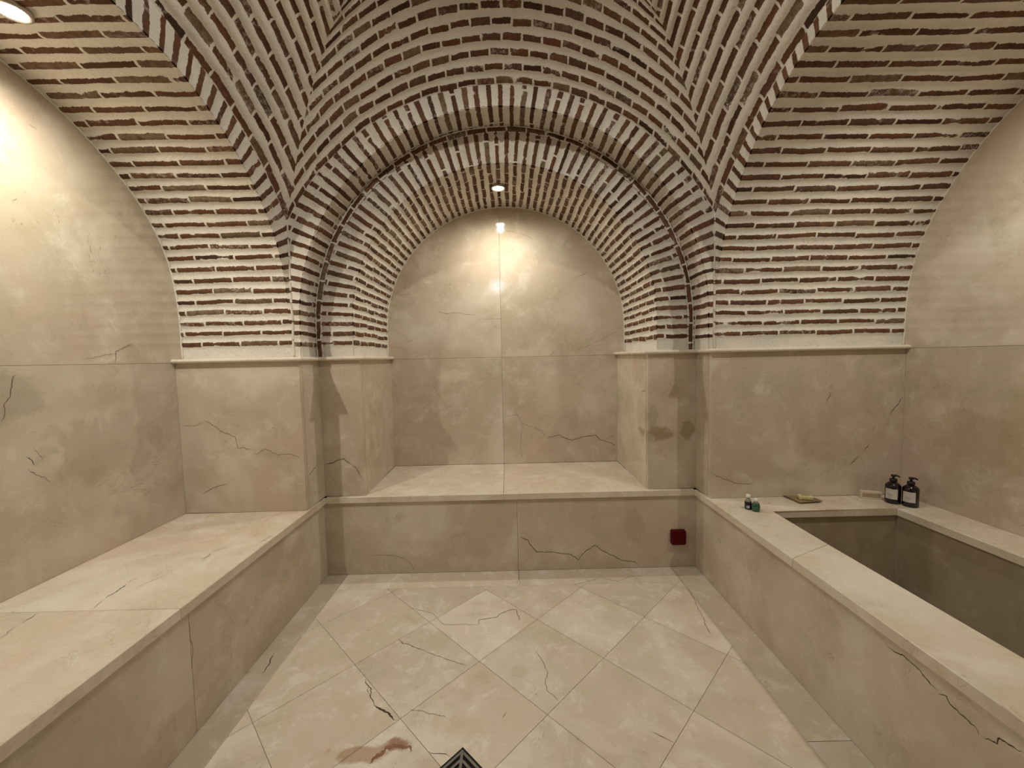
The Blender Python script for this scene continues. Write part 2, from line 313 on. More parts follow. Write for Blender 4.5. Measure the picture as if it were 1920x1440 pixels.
def brickwork(name, L, rowh, bf, seed, smear=.35, joint=.0045, bond=.5, jit=.45):
    N = NT(name)
    uv = N.n('ShaderNodeUVMap', uv_map='brick').outputs[0]
    s = N.n('ShaderNodeSeparateXYZ'); N.t.links.new(uv, s.inputs[0]); x, y = s.outputs[0], s.outputs[1]
    pos = N.n('ShaderNodeTexCoord').outputs['Object']
    lo = N.math('SUBTRACT', N.noise(pos, 5, 1), .5)
    md = N.math('SUBTRACT', N.noise(pos, 32, 2, .6), .5)
    hi = N.math('SUBTRACT', N.noise(pos, 130, 2, .65), .5)
    y2 = N.math('ADD', y, N.math('MULTIPLY', lo, .22))
    row = N.math('FLOOR', y2); f = N.math('SUBTRACT', N.math('SUBTRACT', y2, row), .5)
    wn = N.n('ShaderNodeTexWhiteNoise', noise_dimensions='1D'); N.put(wn.inputs['W'], N.math('ADD', row, seed*31.7))
    xx = N.math('ADD', N.math('DIVIDE', x, L), N.math('ADD', N.math('MULTIPLY', row, bond), N.math('MULTIPLY', wn.outputs['Value'], jit)))
    idx = N.math('FLOOR', xx); fx = N.math('SUBTRACT', xx, idx)
    cb = N.n('ShaderNodeCombineXYZ'); N.put(cb.inputs[0], row); N.put(cb.inputs[1], idx); N.put(cb.inputs[2], float(seed))
    w3 = N.n('ShaderNodeTexWhiteNoise', noise_dimensions='3D'); N.t.links.new(cb.outputs[0], w3.inputs['Vector'])
    h1 = w3.outputs['Value']; sp = N.n('ShaderNodeSeparateColor'); N.t.links.new(w3.outputs['Color'], sp.inputs[0])
    h2, h3, h4 = sp.outputs[0], sp.outputs[1], sp.outputs[2]
    half = N.math('MULTIPLY', N.math('ADD', .84, N.math('MULTIPLY', h2, .3)), bf/2)
    fc = N.math('ADD', f, N.math('MULTIPLY', N.math('SUBTRACT', h3, .5), .10))
    # a slight tilt of every brick
    fc = N.math('ADD', fc, N.math('MULTIPLY', N.math('MULTIPLY', N.math('SUBTRACT', h4, .5), .14), N.math('SUBTRACT', fx, .5)))
    dv = N.math('MULTIPLY', N.math('SUBTRACT', half, N.math('ABSOLUTE', fc)), rowh)
    ex = N.math('MINIMUM', fx, N.math('SUBTRACT', 1.0, fx))
    du = N.math('SUBTRACT', N.math('MULTIPLY', ex, L), joint)
    d = N.math('MINIMUM', dv, du)
    d = N.math('ADD', d, N.math('ADD', N.math('MULTIPLY', md, .009), N.math('MULTIPLY', hi, .006)))
    # lime smears eat into some bricks
    sm = N.step(N.noise(pos, 9, 3, .65, .6), .56, .70)
    d = N.math('SUBTRACT', d, N.math('MULTIPLY', sm, .006*smear/.35))
    mask = N.step(d, -.0006, .0016)
    colb = N.ramp(h1, [(0, (.055, .027, .015)), (.2, (.160, .070, .034)), (.40, (.095, .045, .025)), (.56, (.185, .092, .050)), (.70, (.130, .066, .040)), (.82, (.175, .074, .046)), (.92, (.230, .165, .105)), (1, (.110, .065, .040))])
    colb = N.mix(N.math('MULTIPLY', N.step(N.noise(pos, 45, 3, .7), .35, .70), .6), colb, (.070, .034, .018, 1))
    wash = N.math('MULTIPLY', N.step(N.noise(pos, 60, 3, .75), .47, .62), N.math('ADD', N.math('MULTIPLY', sm, .75), N.math('MULTIPLY', N.step(h4, .82, .95), .5)), clamp=True)
    colb = N.mix(wash, colb, (.52, .47, .42, 1))
    mcol = N.mix(N.step(N.noise(pos, 8, 2, .6), .3, .7), (.76, .71, .63, 1), (.68, .64, .575, 1))
    mcol = N.mix(N.math('MULTIPLY', N.step(N.noise(pos, 80, 2, .7), .5, .75), .35), mcol, (.54, .48, .42, 1))
    col = N.mix(mask, mcol, colb)
    N.t.links.new(col, N.b.inputs['Base Color'])
    N.b.inputs['Roughness'].default_value = .85; N.b.inputs['Specular IOR Level'].default_value = .2
    N.bump(N.noise(pos, 55, 3, .65), .8, .006)
    return N.m

def plain(name, col, rough=.5, metal=0.0, spec=.5, emit=None, est=0.0, trans=0.0, vary=0.0, scale=30):
    N = NT(name); b = N.b
    if vary:
        tc = N.n('ShaderNodeTexCoord').outputs['Object']
        c = N.mix(N.step(N.noise(tc, scale, 5, .6), .3, .7), (*col, 1), tuple(k*(1-vary) for k in col)+(1,))
        N.t.links.new(c, b.inputs['Base Color'])
    else: b.inputs['Base Color'].default_value = (*col, 1)
    b.inputs['Roughness'].default_value = rough; b.inputs['Metallic'].default_value = metal
    b.inputs['Specular IOR Level'].default_value = spec; b.inputs['Transmission Weight'].default_value = trans
    if emit: b.inputs['Emission Color'].default_value = (*emit, 1); b.inputs['Emission Strength'].default_value = est
    return N.m

M = {}
M['wall'] = marble('beige_marble', (.545, .460, .350, 1), (.585, .465, .37, 1), (.48, .415, .295, 1), (.76, .70, .59, 1), .08, bump=0, stains=[
    ((.897, 2.35, .808), (.09, .3, .045), (.30, .23, .11), .7), ((1.055, 2.35, .837), (.045, .3, .065), (.30, .23, .11), .65), ((.845, 2.35, .93), (.04, .3, .09), (.40, .33, .21), .5),
    ((.735, 2.343, .23), (.07, .3, .12), (.40, .33, .22), .5), ((2.165, 1.80, .86), (.3, .26, .17), (.42, .33, .17), .42), ((2.165, 1.62, .98), (.3, .13, .24), (.42, .33, .18), .38),
    ((-1.756, 1.74, .92), (.3, .26, .18), (.42, .345, .24), .45), ((-1.756, 1.40, 1.17), (.3, .12, .10), (.42, .36, .27), .6), ((-1.756, 1.408, .972), (.3, .020, .03), (.74, .66, .54), .8),
    ((-.40, 3.01, 1.15), (.13, .3, .05), (.70, .62, .48), .7), ((.36, 3.01, 1.0), (.26, .3, .17), (.60, .54, .40), .7)])
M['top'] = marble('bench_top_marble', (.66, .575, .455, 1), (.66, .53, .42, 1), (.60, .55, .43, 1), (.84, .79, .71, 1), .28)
M['floor'] = marble('floor_marble', (.63, .55, .435, 1), (.66, .545, .445, 1), (.58, .53, .41, 1), (.84, .80, .73, 1), .26, 1.3, stains=[((-.50, 1.235, 0), (.12, .03, .3), (.40, .23, .12), .7), ((-.40, 1.262, 0), (.05, .03, .3), (.30, .14, .07), .85), ((-.88, 1.562, 0), (.05, .03, .3), (.80, .75, .69), .45), ((-.20, 1.33, 0), (.12, .06, .3), (.64, .47, .34), .4), ((.02, 1.56, 0), (.04, .04, .3), (.56, .50, .37), .5)])
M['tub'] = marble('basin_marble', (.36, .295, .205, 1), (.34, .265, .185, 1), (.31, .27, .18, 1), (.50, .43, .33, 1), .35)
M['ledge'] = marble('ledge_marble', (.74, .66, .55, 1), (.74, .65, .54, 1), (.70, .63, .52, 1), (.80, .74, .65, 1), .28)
M['grout'] = plain('grout', (.20, .14, .09), .9, vary=.3)
M['c0'] = plain('dark_fissure', (.075, .040, .022), .8, vary=.4, scale=60)
M['c1'] = plain('brown_vein', (.22, .145, .085), .6, vary=.4, scale=60)
M['c2'] = plain('pale_vein', (.70, .60, .47), .4, vary=.12, scale=60)
M['c3'] = plain('rust_vein', (.30, .15, .075), .5, vary=.35, scale=40)
CR = [M['c0'], M['c1'], M['c2'], M['c3']]
M['plaster'] = plain('white_plaster', (.74, .69, .60), .9, vary=.15)
M['bk_side'] = brickwork('brick_side', .205, .0558, .42, 3)
M['bk_web'] = brickwork('brick_web', .098, .058, .48, 5, .3)
M['bk_webs'] = brickwork('brick_web_side', .130, .060, .44, 11, .3)
M['bk_band'] = brickwork('brick_voussoir', .8, .0558, .42, 9, .3, bond=0, jit=0)
M['bk_out'] = brickwork('brick_outer_soffit', .30, .0558, .44, 14, .3, bond=0, jit=.35)
M['bk_face'] = brickwork('brick_face', .24, .052, .44, 21, .35, bond=.41, jit=.9)
M['bk_sof'] = brickwork('brick_soffit', .135, .051, .50, 27, .3, .003)
M['bk_ring'] = brickwork('brick_ring', .115, .040, .62, 33, .3)

# ------------------------------------------------------------ brick surface builder
def surface(name, grid, uvx, uvy, mat, parent, flip=False, relief=.0042, fade=None):
    """grid[i][j] points (i along u, j along rows); relief pushes mortar forward and bricks back"""
    G = np.array(grid, float); nu, nv = G.shape[:2]
    du = np.gradient(G, axis=0); dv = np.gradient(G, axis=1)
    n = np.cross(du, dv); ln = np.linalg.norm(n, axis=2, keepdims=True); n = n/np.maximum(ln, 1e-9)
    if flip: n = -n
    fr = np.array(uvy); rel = np.cos(2*np.pi*(fr % 1.0))*relief
    if fade is not None: rel = rel*fade
    G2 = G+n*rel[..., None]
    for i in range(nu):
        for j in range(nv):
            p = Vector(G[i, j]); wv = noise.noise(p*14)*.0022+noise.noise(p*40)*.0009
            if fade is not None: wv *= fade[i, j]
            G2[i, j] += n[i, j]*wv
    me = bpy.data.meshes.new(name)
    vs_ = G2.reshape(-1, 3).tolist(); fs = []
    for i in range(nu-1):
        for j in range(nv-1):
            a, b, c, d = i*nv+j, (i+1)*nv+j, (i+1)*nv+j+1, i*nv+j+1
            fs.append((a, d, c, b) if flip else (a, b, c, d))
    me.from_pydata(vs_, [], fs)
    ul = me.uv_layers.new(name='brick'); ux = np.array(uvx).reshape(-1); uy = np.array(uvy).reshape(-1)
    for lp in me.loops: ul.data[lp.index].uv = (ux[lp.vertex_index], uy[lp.vertex_index])
    for p in me.polygons: p.use_smooth = True
    me.materials.append(mat)
    o = bpy.data.objects.new(name, me); C.objects.link(o)
    if parent is not None: o.parent = parent
    return o
def resample(P, step):
    """even points and their arc length along a polyline"""
    P = np.array(P, float); s = np.r_[0, np.cumsum(np.linalg.norm(np.diff(P, axis=0), axis=1))]
    n = max(2, int(s[-1]/step)+1); t = np.linspace(0, s[-1], n)
    return np.c_[[np.interp(t, s, P[:, k]) for k in range(P.shape[1])]].T, t
def smooth_profile(P, n=240):
    P = np.array(P, float); s = np.r_[0, np.cumsum(np.linalg.norm(np.diff(P, axis=0), axis=1))]
    t = np.linspace(0, s[-1], n); Q = np.c_[np.interp(t, s, P[:, 0]), np.interp(t, s, P[:, 1])]
    for _ in range(40): Q[1:-1] = .25*Q[:-2]+.5*Q[1:-1]+.25*Q[2:]
    return Q

ceiling = empty('ceiling', (CX, YC, ZL)); tag(ceiling, kind='structure')
ceiling.location = (0, 0, 0)

# groin curve of the central vault: u runs from the corner to the crown
def clampu(u): return max(0.0, min(HB, u))
def Yg(u): return 2.18-.8811*u
def Zg(u):
    a = 2.02+2.5*u-2.2*u*u
    if u <= .45: return a
    z0, s0 = 2.02+2.5*.45-2.2*.45**2, 2.5-4.4*.45
    t = (u-.45)/(HB-.45); h = HB-.45; z1, s1 = 3.07, .25
    return (2*t**3-3*t*t+1)*z0+(t**3-2*t*t+t)*h*s0+(-2*t**3+3*t*t)*z1+(t**3-t*t)*h*s1
def crown(u, z0, s, end=3.10):
    t = u/HB; h = HB; s1 = .05
    return (2*t**3-3*t*t+1)*z0+(t**3-2*t*t+t)*h*s+(-2*t**3+3*t*t)*end+(t**3-t*t)*h*s1
def Zback(u):
    return 2.70+.74*u if u < .3 else min(3.10, 2.922+.74*(u-.3)-.60*(u-.3)**2) if u < .75 else crown2(u)
def crown2(u):
    a = 2.922+.74*.45-.60*.45**2
    return a+(3.14-a)*((u-.75)/(HB-.75))
def Zside(u):
    return 2.50+1.15*u-.52*u*u
def arch(zc, zg, h, s):
    k = max(zc-zg, 1e-4); c = min(.98, 2*h*k/(h*h+k*k)) if k < h else .98
    return zc-k*(1-math.sqrt(1-(s*c)**2))/(1-math.sqrt(1-c*c))
DU = {'back': .0505, 'side': .0450}; UOFF = {'back': .20, 'side': .25}            # course pitch in u, phase
def web(name, kind, mirror):
    us = np.linspace(0, HB*.995, int(HB/DU[kind]*7)); ss = np.linspace(-1, 1, 71)
    grid = []; ux = []; uy = []
    for s in ss:
        row = []; rx = []; ry = []
        for u in us:
            zg = Zg(u)
            if kind == 'back':
                h = HB-u; y = Yg(u); y = y if not mirror else 2*YC-y
                zc = max(Zback(u), zg+.002); row.append((CX+s*h, y, arch(zc, zg, h, s)))
            else:
                h = Yg(u)-YC; x = CX+(HB-u)*(1 if mirror else -1)
                zc = max(Zside(u), zg+.002); row.append((x, YC+s*h, arch(zc, zg, h, s)))
        grid.append(row)
    G = np.array(grid); mid = len(ss)//2
    seg = np.linalg.norm(np.diff(G, axis=0), axis=2); cum = np.vstack([np.zeros((1, G.shape[1])), np.cumsum(seg, axis=0)]); cum -= cum[mid]
    uy = np.tile(us/DU[kind]+UOFF[kind], (len(ss), 1)); fade = np.tile(np.clip((1-np.abs(ss))*12, 0, 1)[:, None], (1, len(us)))*np.clip(us/.02, 0, 1)[None, :]
    fl = (kind == 'back') == (not mirror)
    return surface(name, G, cum, uy, M['bk_web'] if kind == 'back' else M['bk_webs'], ceiling, flip=fl, fade=fade)
web('vault_web', 'back', False); web('vault_web', 'back', True)
web('vault_web', 'side', False); web('vault_web', 'side', True)

# side barrel vaults, each springing from the ledge and ending on its side wall
PL = [(2.178, 1.30), (2.178, 1.52), (2.172, 1.62), (2.160, 1.70), (2.142, 1.79), (2.106, 1.88), (2.055, 1.975), (1.99, 2.06), (1.90, 2.145), (1.81, 2.215), (1.726, 2.268), (1.633, 2.314), (1.537, 2.347), (1.44, 2.368), (1.31, 2.378), (1.18, 2.380)]
PR = [(2.188, 1.30), (2.188, 1.45), (2.182, 1.58), (2.164, 1.70), (2.136, 1.80), (2.098, 1.893), (2.05, 1.98), (2.0, 2.055), (1.93, 2.145), (1.85, 2.225), (1.76, 2.298), (1.62, 2.372), (1.5, 2.41), (1.36, 2.432), (1.18, 2.440)]
def full_profile(P):
    Q = smooth_profile(P, 200); R_ = Q[::-1][1:].copy(); R_[:, 0] = 2*YC-R_[:, 0]
    return np.vstack([Q, R_])
for side, P, xa, xb in ((-1, PL, CX-HB-.018, XL-.006), (1, PR, CX+HB+.008, XR+.006)):
    Q, t = resample(full_profile(P), .0558/7)
    tot = t[-1]; v = np.clip(t/.0558-1.06, 0, None)
    xs = np.linspace(xa, xb, 40); grid = [[(x, q[0], q[1]) for q in Q] for x in xs]
    ux = np.tile((xs-xa)[:, None], (1, len(Q))); uy = np.tile(v, (len(xs), 1))
    surface('side_vault', grid, ux, uy, M['bk_side'], ceiling, flip=(side > 0))
    # face of the transverse arch between the side vault and the central web
    zc, zg, h = Zside(0), Zg(0), 2.18-YC
    xo = CX+side*HB; grid = []; m = 9; cy, cz = 1.45, 1.50
    out = []
    A = [(2.18, z) for z in np.linspace(1.30, zg, 40)]+[(YC+s*h, arch(zc, zg, h, s)) for s in np.linspace(1, -1, 161)[1:]]+[(2*YC-2.18, z) for z in np.linspace(zg, 1.30, 40)[1:]]
    A = np.array(A)
    def par(P_):   # angle-like parameter: height below the centre, angle above it
        return np.array([(z-cz) if (z < cz and y > cy) else (PI-(z-cz)) if z < cz else math.atan2(z-cz, y-cy) for y, z in P_])
    pa, pq = par(A), par(Q)
    Ay = np.interp(pq, pa, A[:, 0]); Az = np.interp(pq, pa, A[:, 1])
    for k in range(m):
        s = k/(m-1); grid.append([(xa+(xo-xa)*s, Q[j][0]+(Ay[j]-Q[j][0])*s, Q[j][1]+(Az[j]-Q[j][1])*s) for j in range(len(Q))])
    ux = np.tile((.40+np.linspace(-.05, .08, m))[:, None], (1, len(Q))); uy = np.tile(v, (m, 1))
    surface('transverse_arch', grid, ux, uy, M['bk_band'], ceiling, flip=(side < 0), fade=np.tile(np.linspace(1, 0, m)[:, None], (1, len(Q))))

# concentric arches over the back niche
def arch_curve(r, zc, step, z0=1.30, cx=-.015):
    n = int(round(PI*r/step)); up = np.linspace(z0, zc, max(2, int((zc-z0)/.008)))
    P = [(cx-r, z) for z in up]; th = np.linspace(PI, 0, n*6+1)
    P += [(cx+r*math.cos(a), zc+r*math.sin(a)) for a in th[1:]]
    P += [(cx+r, z) for z in up[::-1][1:]]
    nu_ = len(up)
    v = list((up-zc)/(.0558))+list((PI-th[1:])/PI*n)+list(n+(zc-up[::-1][1:])/.0558)
    return np.array(P), np.clip(np.array(v), -2.5, n+2.5)
def loft(name, A, ya, B, yb, v, mat, m, flip, uvx=None, along=None, fade=None):
    grid = []
    for k in range(m):
        s = k/(m-1)
        grid.append([(A[j][0]+(B[j][0]-A[j][0])*s, ya+(yb-ya)*s, A[j][1]+(B[j][1]-A[j][1])*s) for j in range(len(A))])
    if along is None:
        w0 = uvx or (0, 1); ux = np.tile(np.linspace(w0[0], w0[1], m)[:, None], (1, len(A))); uy = np.tile(v, (m, 1))
    else:
        ux = np.tile(along, (m, 1)); uy = np.tile(np.linspace(0, 1, m)[:, None], (1, len(A)))
    return surface(name, grid, ux, uy, mat, ceiling, flip=flip, fade=fade)
YR, YO = 2.352, 2.176
Ain, vin = arch_curve(.885, 1.50, .051)
Amid = np.array([(-.015+(x+.015)*(1.070/.885), z if z <= 1.50 else 1.495+(z-1.50)*(1.070/.885)) for x, z in Ain])
loft('niche_soffit', Ain, YR, Ain, YB+.004, vin+.5, M['bk_sof'], 40, True, (0, .66))
loft('niche_arch_face', Amid, YR, Ain, YR, vin+.5, M['bk_face'], 12, True, (0, .19))
Ao, vo = arch_curve(1.100, 1.49, .0577)
Ai = np.array([(-.015+(x+.015)*(1.060/1.100), z if z <= 1.49 else 1.49+(z-1.49)*(1.060/1.100)) for x, z in Ao])
alen = np.r_[0, np.cumsum(np.linalg.norm(np.diff(Ao, axis=0), axis=1))]
loft('niche_arch_ring', Ao, YR-.0035, Ai, YR-.0035, vo, M['bk_ring'], 7, True, along=alen, fade=np.tile(np.array([0, .3, 1, 1, 1, .3, 0])[:, None], (1, len(Ao))))
loft('outer_arch_soffit', Ao, YO, Ao, YR, vo+.5, M['bk_out'], 12, True, (.07, .07+.176))
# narrow crescent face between the vault edge and the outer soffit
ox = []
for (x, z) in Ao:
    cx, cz = -.015, 1.49
    if z <= cz: ox.append((CX+math.copysign(HB, x), z)); continue
    a = math.atan2(z-cz, x-cx); dx, dz = math.cos(a), math.sin(a); lo_, hi_ = 1.0, 1.6
    for _ in range(40):
        r = (lo_+hi_)/2; px, pz = cx+dx*r, cz+dz*r
        s = (px-CX)/HB
        inside = abs(s) < 1 and pz < arch(Zback(0), Zg(0), HB, s)
        if inside: lo_ = r
        else: hi_ = r
    ox.append((cx+dx*lo_, cz+dz*lo_))
ox = np.array(ox)
wdt = np.linalg.norm(ox-Ao, axis=1); m = 7
grid = []; uxr = []
for k in range(m):
    s = k/(m-1); grid.append([(ox[j][0]+(Ao[j][0]-ox[j][0])*s, 2.18+(YO-2.18)*s, ox[j][1]+(Ao[j][1]-ox[j][1])*s) for j in range(len(Ao))])
    uxr.append(.07-wdt*(1-s))
surface('outer_arch_face', grid, np.array(uxr), np.tile(vo+.5, (m, 1)), M['bk_out'], ceiling, flip=True, fade=np.tile(np.linspace(0, 1, m)[:, None], (1, len(Ao))))
# white plaster fillets where brick meets the marble lunettes
bm = bmesh.new()
for s_ in (-1, 1): tube(bm, [(CX+s_*(HB+.001)+noise.noise(Vector((s_, 3, z*9)))*.006, 2.181, z) for z in np.linspace(1.31, 2.03, 60)], .007, 10)
tube(bm, [(x, YB-.002, z) for x, z in Ain[::3]], .0065, 8)
for P, x in ((PL, XL), (PR, XR)):
    Q = full_profile(P)[::4]; tube(bm, [(x-(.002 if x > 0 else -.002), q[0], q[1]) for q in Q], .0055, 8)
obj('plaster_fillet', bm, M['plaster'], ceiling)

# ------------------------------------------------------------ floor
def clip_poly(poly, x0, x1, y0, y1):
    def cl(P, f, g):
        out = []
        for i in range(len(P)):
            a, b = P[i], P[(i+1) % len(P)]
            fa, fb = f(a), f(b)
            if fa >= 0: out.append(a)
            if (fa >= 0) != (fb >= 0):
                t = fa/(fa-fb); out.append((a[0]+(b[0]-a[0])*t, a[1]+(b[1]-a[1])*t))
        return out
    for f in (lambda p: p[0]-x0, lambda p: x1-p[0], lambda p: p[1]-y0, lambda p: y1-p[1]):
        poly = cl(poly, f, None)
        if len(poly) < 3: return []
    return poly
bm = bmesh.new()
fx0, fx1, fy1 = -.995, .956, 2.183
box(bm, -1.80, 2.20, -1.4, 3.05, -.06, -.0015, mi=5)
h = .2635; ox_, oy_ = .1125, 1.360
for i in range(-14, 15):
    for j in range(-16, 16):
        if (i+j) % 2 == 0: continue
        cx_, cy_ = ox_+i*h, oy_+j*h; e = h-.0010
        poly = clip_poly([(cx_-e, cy_), (cx_, cy_-e), (cx_+e, cy_), (cx_, cy_+e)], fx0, fx1, -1.3, fy1)
        if len(poly) < 3: continue
        vs_ = [bm.verts.new((x, y, 0)) for x, y in poly]
        try: bm.faces.new(vs_)
        except ValueError: pass
g = .0008
for (x0, x1, y0, y1) in ((-1.12, fx0-g, 1.12, 2.35), (-1.12, fx0-g, -1.3, 1.12-g*2), (fx1+g, 1.12, 1.235, 2.35), (fx1+g, 1.12, -1.3, 1.235-g*2), (fx0+g, .035-g, fy1+g, 2.35), (.035+g, fx1-g, fy1+g, 2.35)):
    vs_ = [bm.verts.new(p) for p in ((x0, y0, 0), (x1, y0, 0), (x1, y1, 0), (x0, y1, 0))]; bm.faces.new(vs_)
bmesh.ops.recalc_face_normals(bm, faces=bm.faces)
for f in bm.faces:
    if len(f.edges) and f.calc_center_median().z > -.0005 and f.normal.z < 0: f.normal_flip()
cracks(bm, 'floor')
tag(obj('floor', bm, [M['floor']]+CR+[M['grout']]), kind='structure')

# ------------------------------------------------------------ marble walls
J = .0012
def panel_x(bm, x, face, y0, y1, z0, z1, t=.03):      # slab whose face lies at x, looking along face (+1 / -1)
    a, b = (x-t, x) if face > 0 else (x, x+t)
    box(bm, a, b, y0+J*.5, y1-J*.5, z0+J*.5, z1-J*.5, .0008)
def panel_y(bm, y, x0, x1, z0, z1, t=.03, face=-1):
    a, b = (y, y+t) if face < 0 else (y-t, y)
    box(bm, x0+J*.5, x1-J*.5, a, b, z0+J*.5, z1-J*.5, .0008)
ZJ = 1.289
bm = bmesh.new()
panel_x(bm, XL, 1, YF-.3, YF+.98, .0, ZJ); panel_x(bm, XL, 1, YF+.98, 2.16, .0, ZJ)
panel_x(bm, XL, 1, YF-.3, 2.20, ZJ, 2.6)
box(bm, XL-.08, XL-.0305, -.2, 2.3, 0, 2.75, mi=5)
cracks(bm, 'wall_left')
tag(obj('wall_left', bm, [M['wall']]+CR+[M['grout']]), kind='structure')
bm = bmesh.new()
panel_x(bm, XR, -1, YF-.3, YF+.98, .0, ZJ); panel_x(bm, XR, -1, YF+.98, 2.20, .0, ZJ)
panel_x(bm, XR, -1, YF-.3, 2.22, ZJ, 2.6)
box(bm, XR+.0305, XR+.08, -.2, 2.3, 0, 2.75, mi=5)
cracks(bm, 'wall_right')
tag(obj('wall_right', bm, [M['wall']]+CR+[M['grout']]), kind='structure')
bm = bmesh.new()
DL, DR, DN = 2.128, 2.173, 2.350
AL, AR, NL, NR = -1.107, 1.103, -.868, .816
panel_y(bm, DL, XL, AL, BH, ZJ+.005)
panel_y(bm, DR, AR, XR, BH, ZJ+.005)
panel_x(bm, AL, 1, DL+.0306, DN, BH, ZJ+.005); panel_x(bm, AR, -1, DR+.0306, DN, BH, ZJ+.005)
panel_y(bm, DN, AL-.03, NL, BH, ZJ+.005); panel_y(bm, DN, NR, AR+.03, BH, ZJ+.005)
for x0, x1, face in ((NL, -.881, 1), (NR, .8137, -1)):
    b4 = [(x0, DN+.0306), (x1, YB), (x1-face*.03, YB), (x0-face*.03, DN+.0306)]
    prism(bm, b4 if face < 0 else b4[::-1], BH+.0006, ZJ+.005)
xj = -.052
for x0, x1 in ((-1.02, xj), (xj, .98)):
    panel_y(bm, YB, x0, x1, BH, ZJ); panel_y(bm, YB, x0, x1, ZJ, 2.55)
box(bm, -1.06, 1.02, YB+.0305, YB+.08, BH, 2.6, mi=5)
cracks(bm, 'wall_back')
bmesh.ops.recalc_face_normals(bm, faces=[f for f in bm.faces if f.material_index in (0, 5)])
tag(obj('wall_back', bm, [M['wall']]+CR+[M['grout']]), kind='structure')
# front wall behind the viewpoint: opening to an entrance passage
bm = bmesh.new()
for x0, x1 in ((XL-.03, -.92), (.92, XR+.03)): box(bm, x0, x1, YF-.20, YF, 0, 2.9)
box(bm, -.92, .92, YF-.20, YF, 2.45, 3.2)
for s in (-1, 1): box(bm, s*.92-(.03 if s < 0 else 0), s*.92+(.03 if s > 0 else 0), -1.3, YF-.2, 0, 3.0)
box(bm, -.95, .95, -1.36, -1.3, 0, 3.0); box(bm, -.95, .95, -1.36, YF-.2, 3.0, 3.06)
tag(obj('wall_front', bm, M['wall']), kind='structure')

# stone ledge with a rounded nose, running round every break of the wall
def ledge(name, path, out):
    """path: points of the wall line; out: outward offset; profile swept with mitred corners"""
    prof = [(0.06, .000), (-.018, .000), (-.0245, .003), (-.028, .0085), (-.0275, .014), (-.023, .019), (-.016, .022), (.06, .022)]
    bm = bmesh.new(); n = len(path); rows = []
    for i, p in enumerate(path):
        p = Vector(p); a = Vector(path[max(i-1, 0)]); b = Vector(path[min(i+1, n-1)])
        d1 = (p-a).normalized() if i else (b-p).normalized(); d2 = (b-p).normalized() if i < n-1 else d1
        n1 = Vector((d1.y, -d1.x))*out; n2 = Vector((d2.y, -d2.x))*out
        mN = (n1+n2); mN = mN/(1+n1.dot(n2))
        rows.append([bm.verts.new((p.x-mN.x*q, p.y-mN.y*q, ZL-.022+z)) for q, z in prof])
    k = len(prof)
    for A, B in zip(rows, rows[1:]):
        for j in range(k): bm.faces.new((A[j], A[(j+1) % k], B[(j+1) % k], B[j]))
    bm.faces.new(rows[0]); bm.faces.new(list(reversed(rows[-1])))
    bmesh.ops.recalc_face_normals(bm, faces=bm.faces)
    return tag(obj(name, bm, M['ledge'], smooth=False), kind='structure')
ledge('trim_1', [(XL+.001, DL), (AL, DL), (AL, DN), (NL, DN), (-.881, YB-.001)], 1)
ledge('trim_2', [(.8137, YB-.001), (NR, DN), (AR, DN), (AR, DR), (XR-.001, DR)], 1)

# ------------------------------------------------------------ benches and bath
T = .036
X0, X1, Y0 = -1.0977, 1.0875, 2.3286
YE = YF+.001
bench = empty('stone_bench', (-1.42, 1.2, 0)); tag(bench, 'long beige marble bench along the left wall, its top brightly lit', 'bench', 'built-in marble benches')
def par_(o, p):
    o.parent = p; o.matrix_parent_inverse = p.matrix_world.inverted() if False else Matrix.Translation(-p.location); return o
bm = bmesh.new()
for y0, y1 in ((YE, 1.2795), (1.2805, DL-.001)):
    xs_ = [(XL+.001, y0), (X0, y0), (X0, y1), (XL+.001, y1)]
    if y1 > 2: xs_ = [(XL+.001, y0), (X0, y0), (X0, Y0), (AL+.001, Y0), (AL+.001, DL-.001), (XL+.001, DL-.001)]
    prism(bm, xs_, BH-T, BH, .004)
cracks(bm, 'bench_top')
par_(obj('seat_slab', bm, [M['top']]+CR), bench)
bm = bmesh.new()
for y0, y1 in ((YE, .60), (.60, 1.327), (1.327, 2.3425)): panel_x(bm, X0-.015, 1, y0, y1, .001, BH-T-.0005, .03)
cracks(bm, 'left_panel')
par_(obj('front_panel', bm, [M['wall']]+CR), bench)

bench2 = empty('stone_bench', (-.03, 2.6, 0)); tag(bench2, 'beige marble bench set into the arched back niche', 'bench', 'built-in marble benches')
bm = bmesh.new()
yb = YB-.0005
prism(bm, [(X0+.0005, Y0), (-.0485, Y0), (-.0485, yb), (-.880, yb), (NL+.001, DN-.001), (X0+.0005, DN-.001)], BH-T, BH, .004)
prism(bm, [(-.0475, Y0), (X1-.0005, Y0), (X1-.0005, DN-.001), (NR-.001, DN-.001), (.8128, yb), (-.0475, yb)], BH-T, BH, .004)
par_(obj('seat_slab', bm, [M['top']]), bench2)
bm = bmesh.new()
for x0, x1 in ((X0-.03, .032), (.032, X1+.03)): panel_y(bm, Y0+.0145, x0, x1, .001, BH-T-.0005)
cracks(bm, 'back_panel')
par_(obj('front_panel', bm, [M['wall']]+CR), bench2)

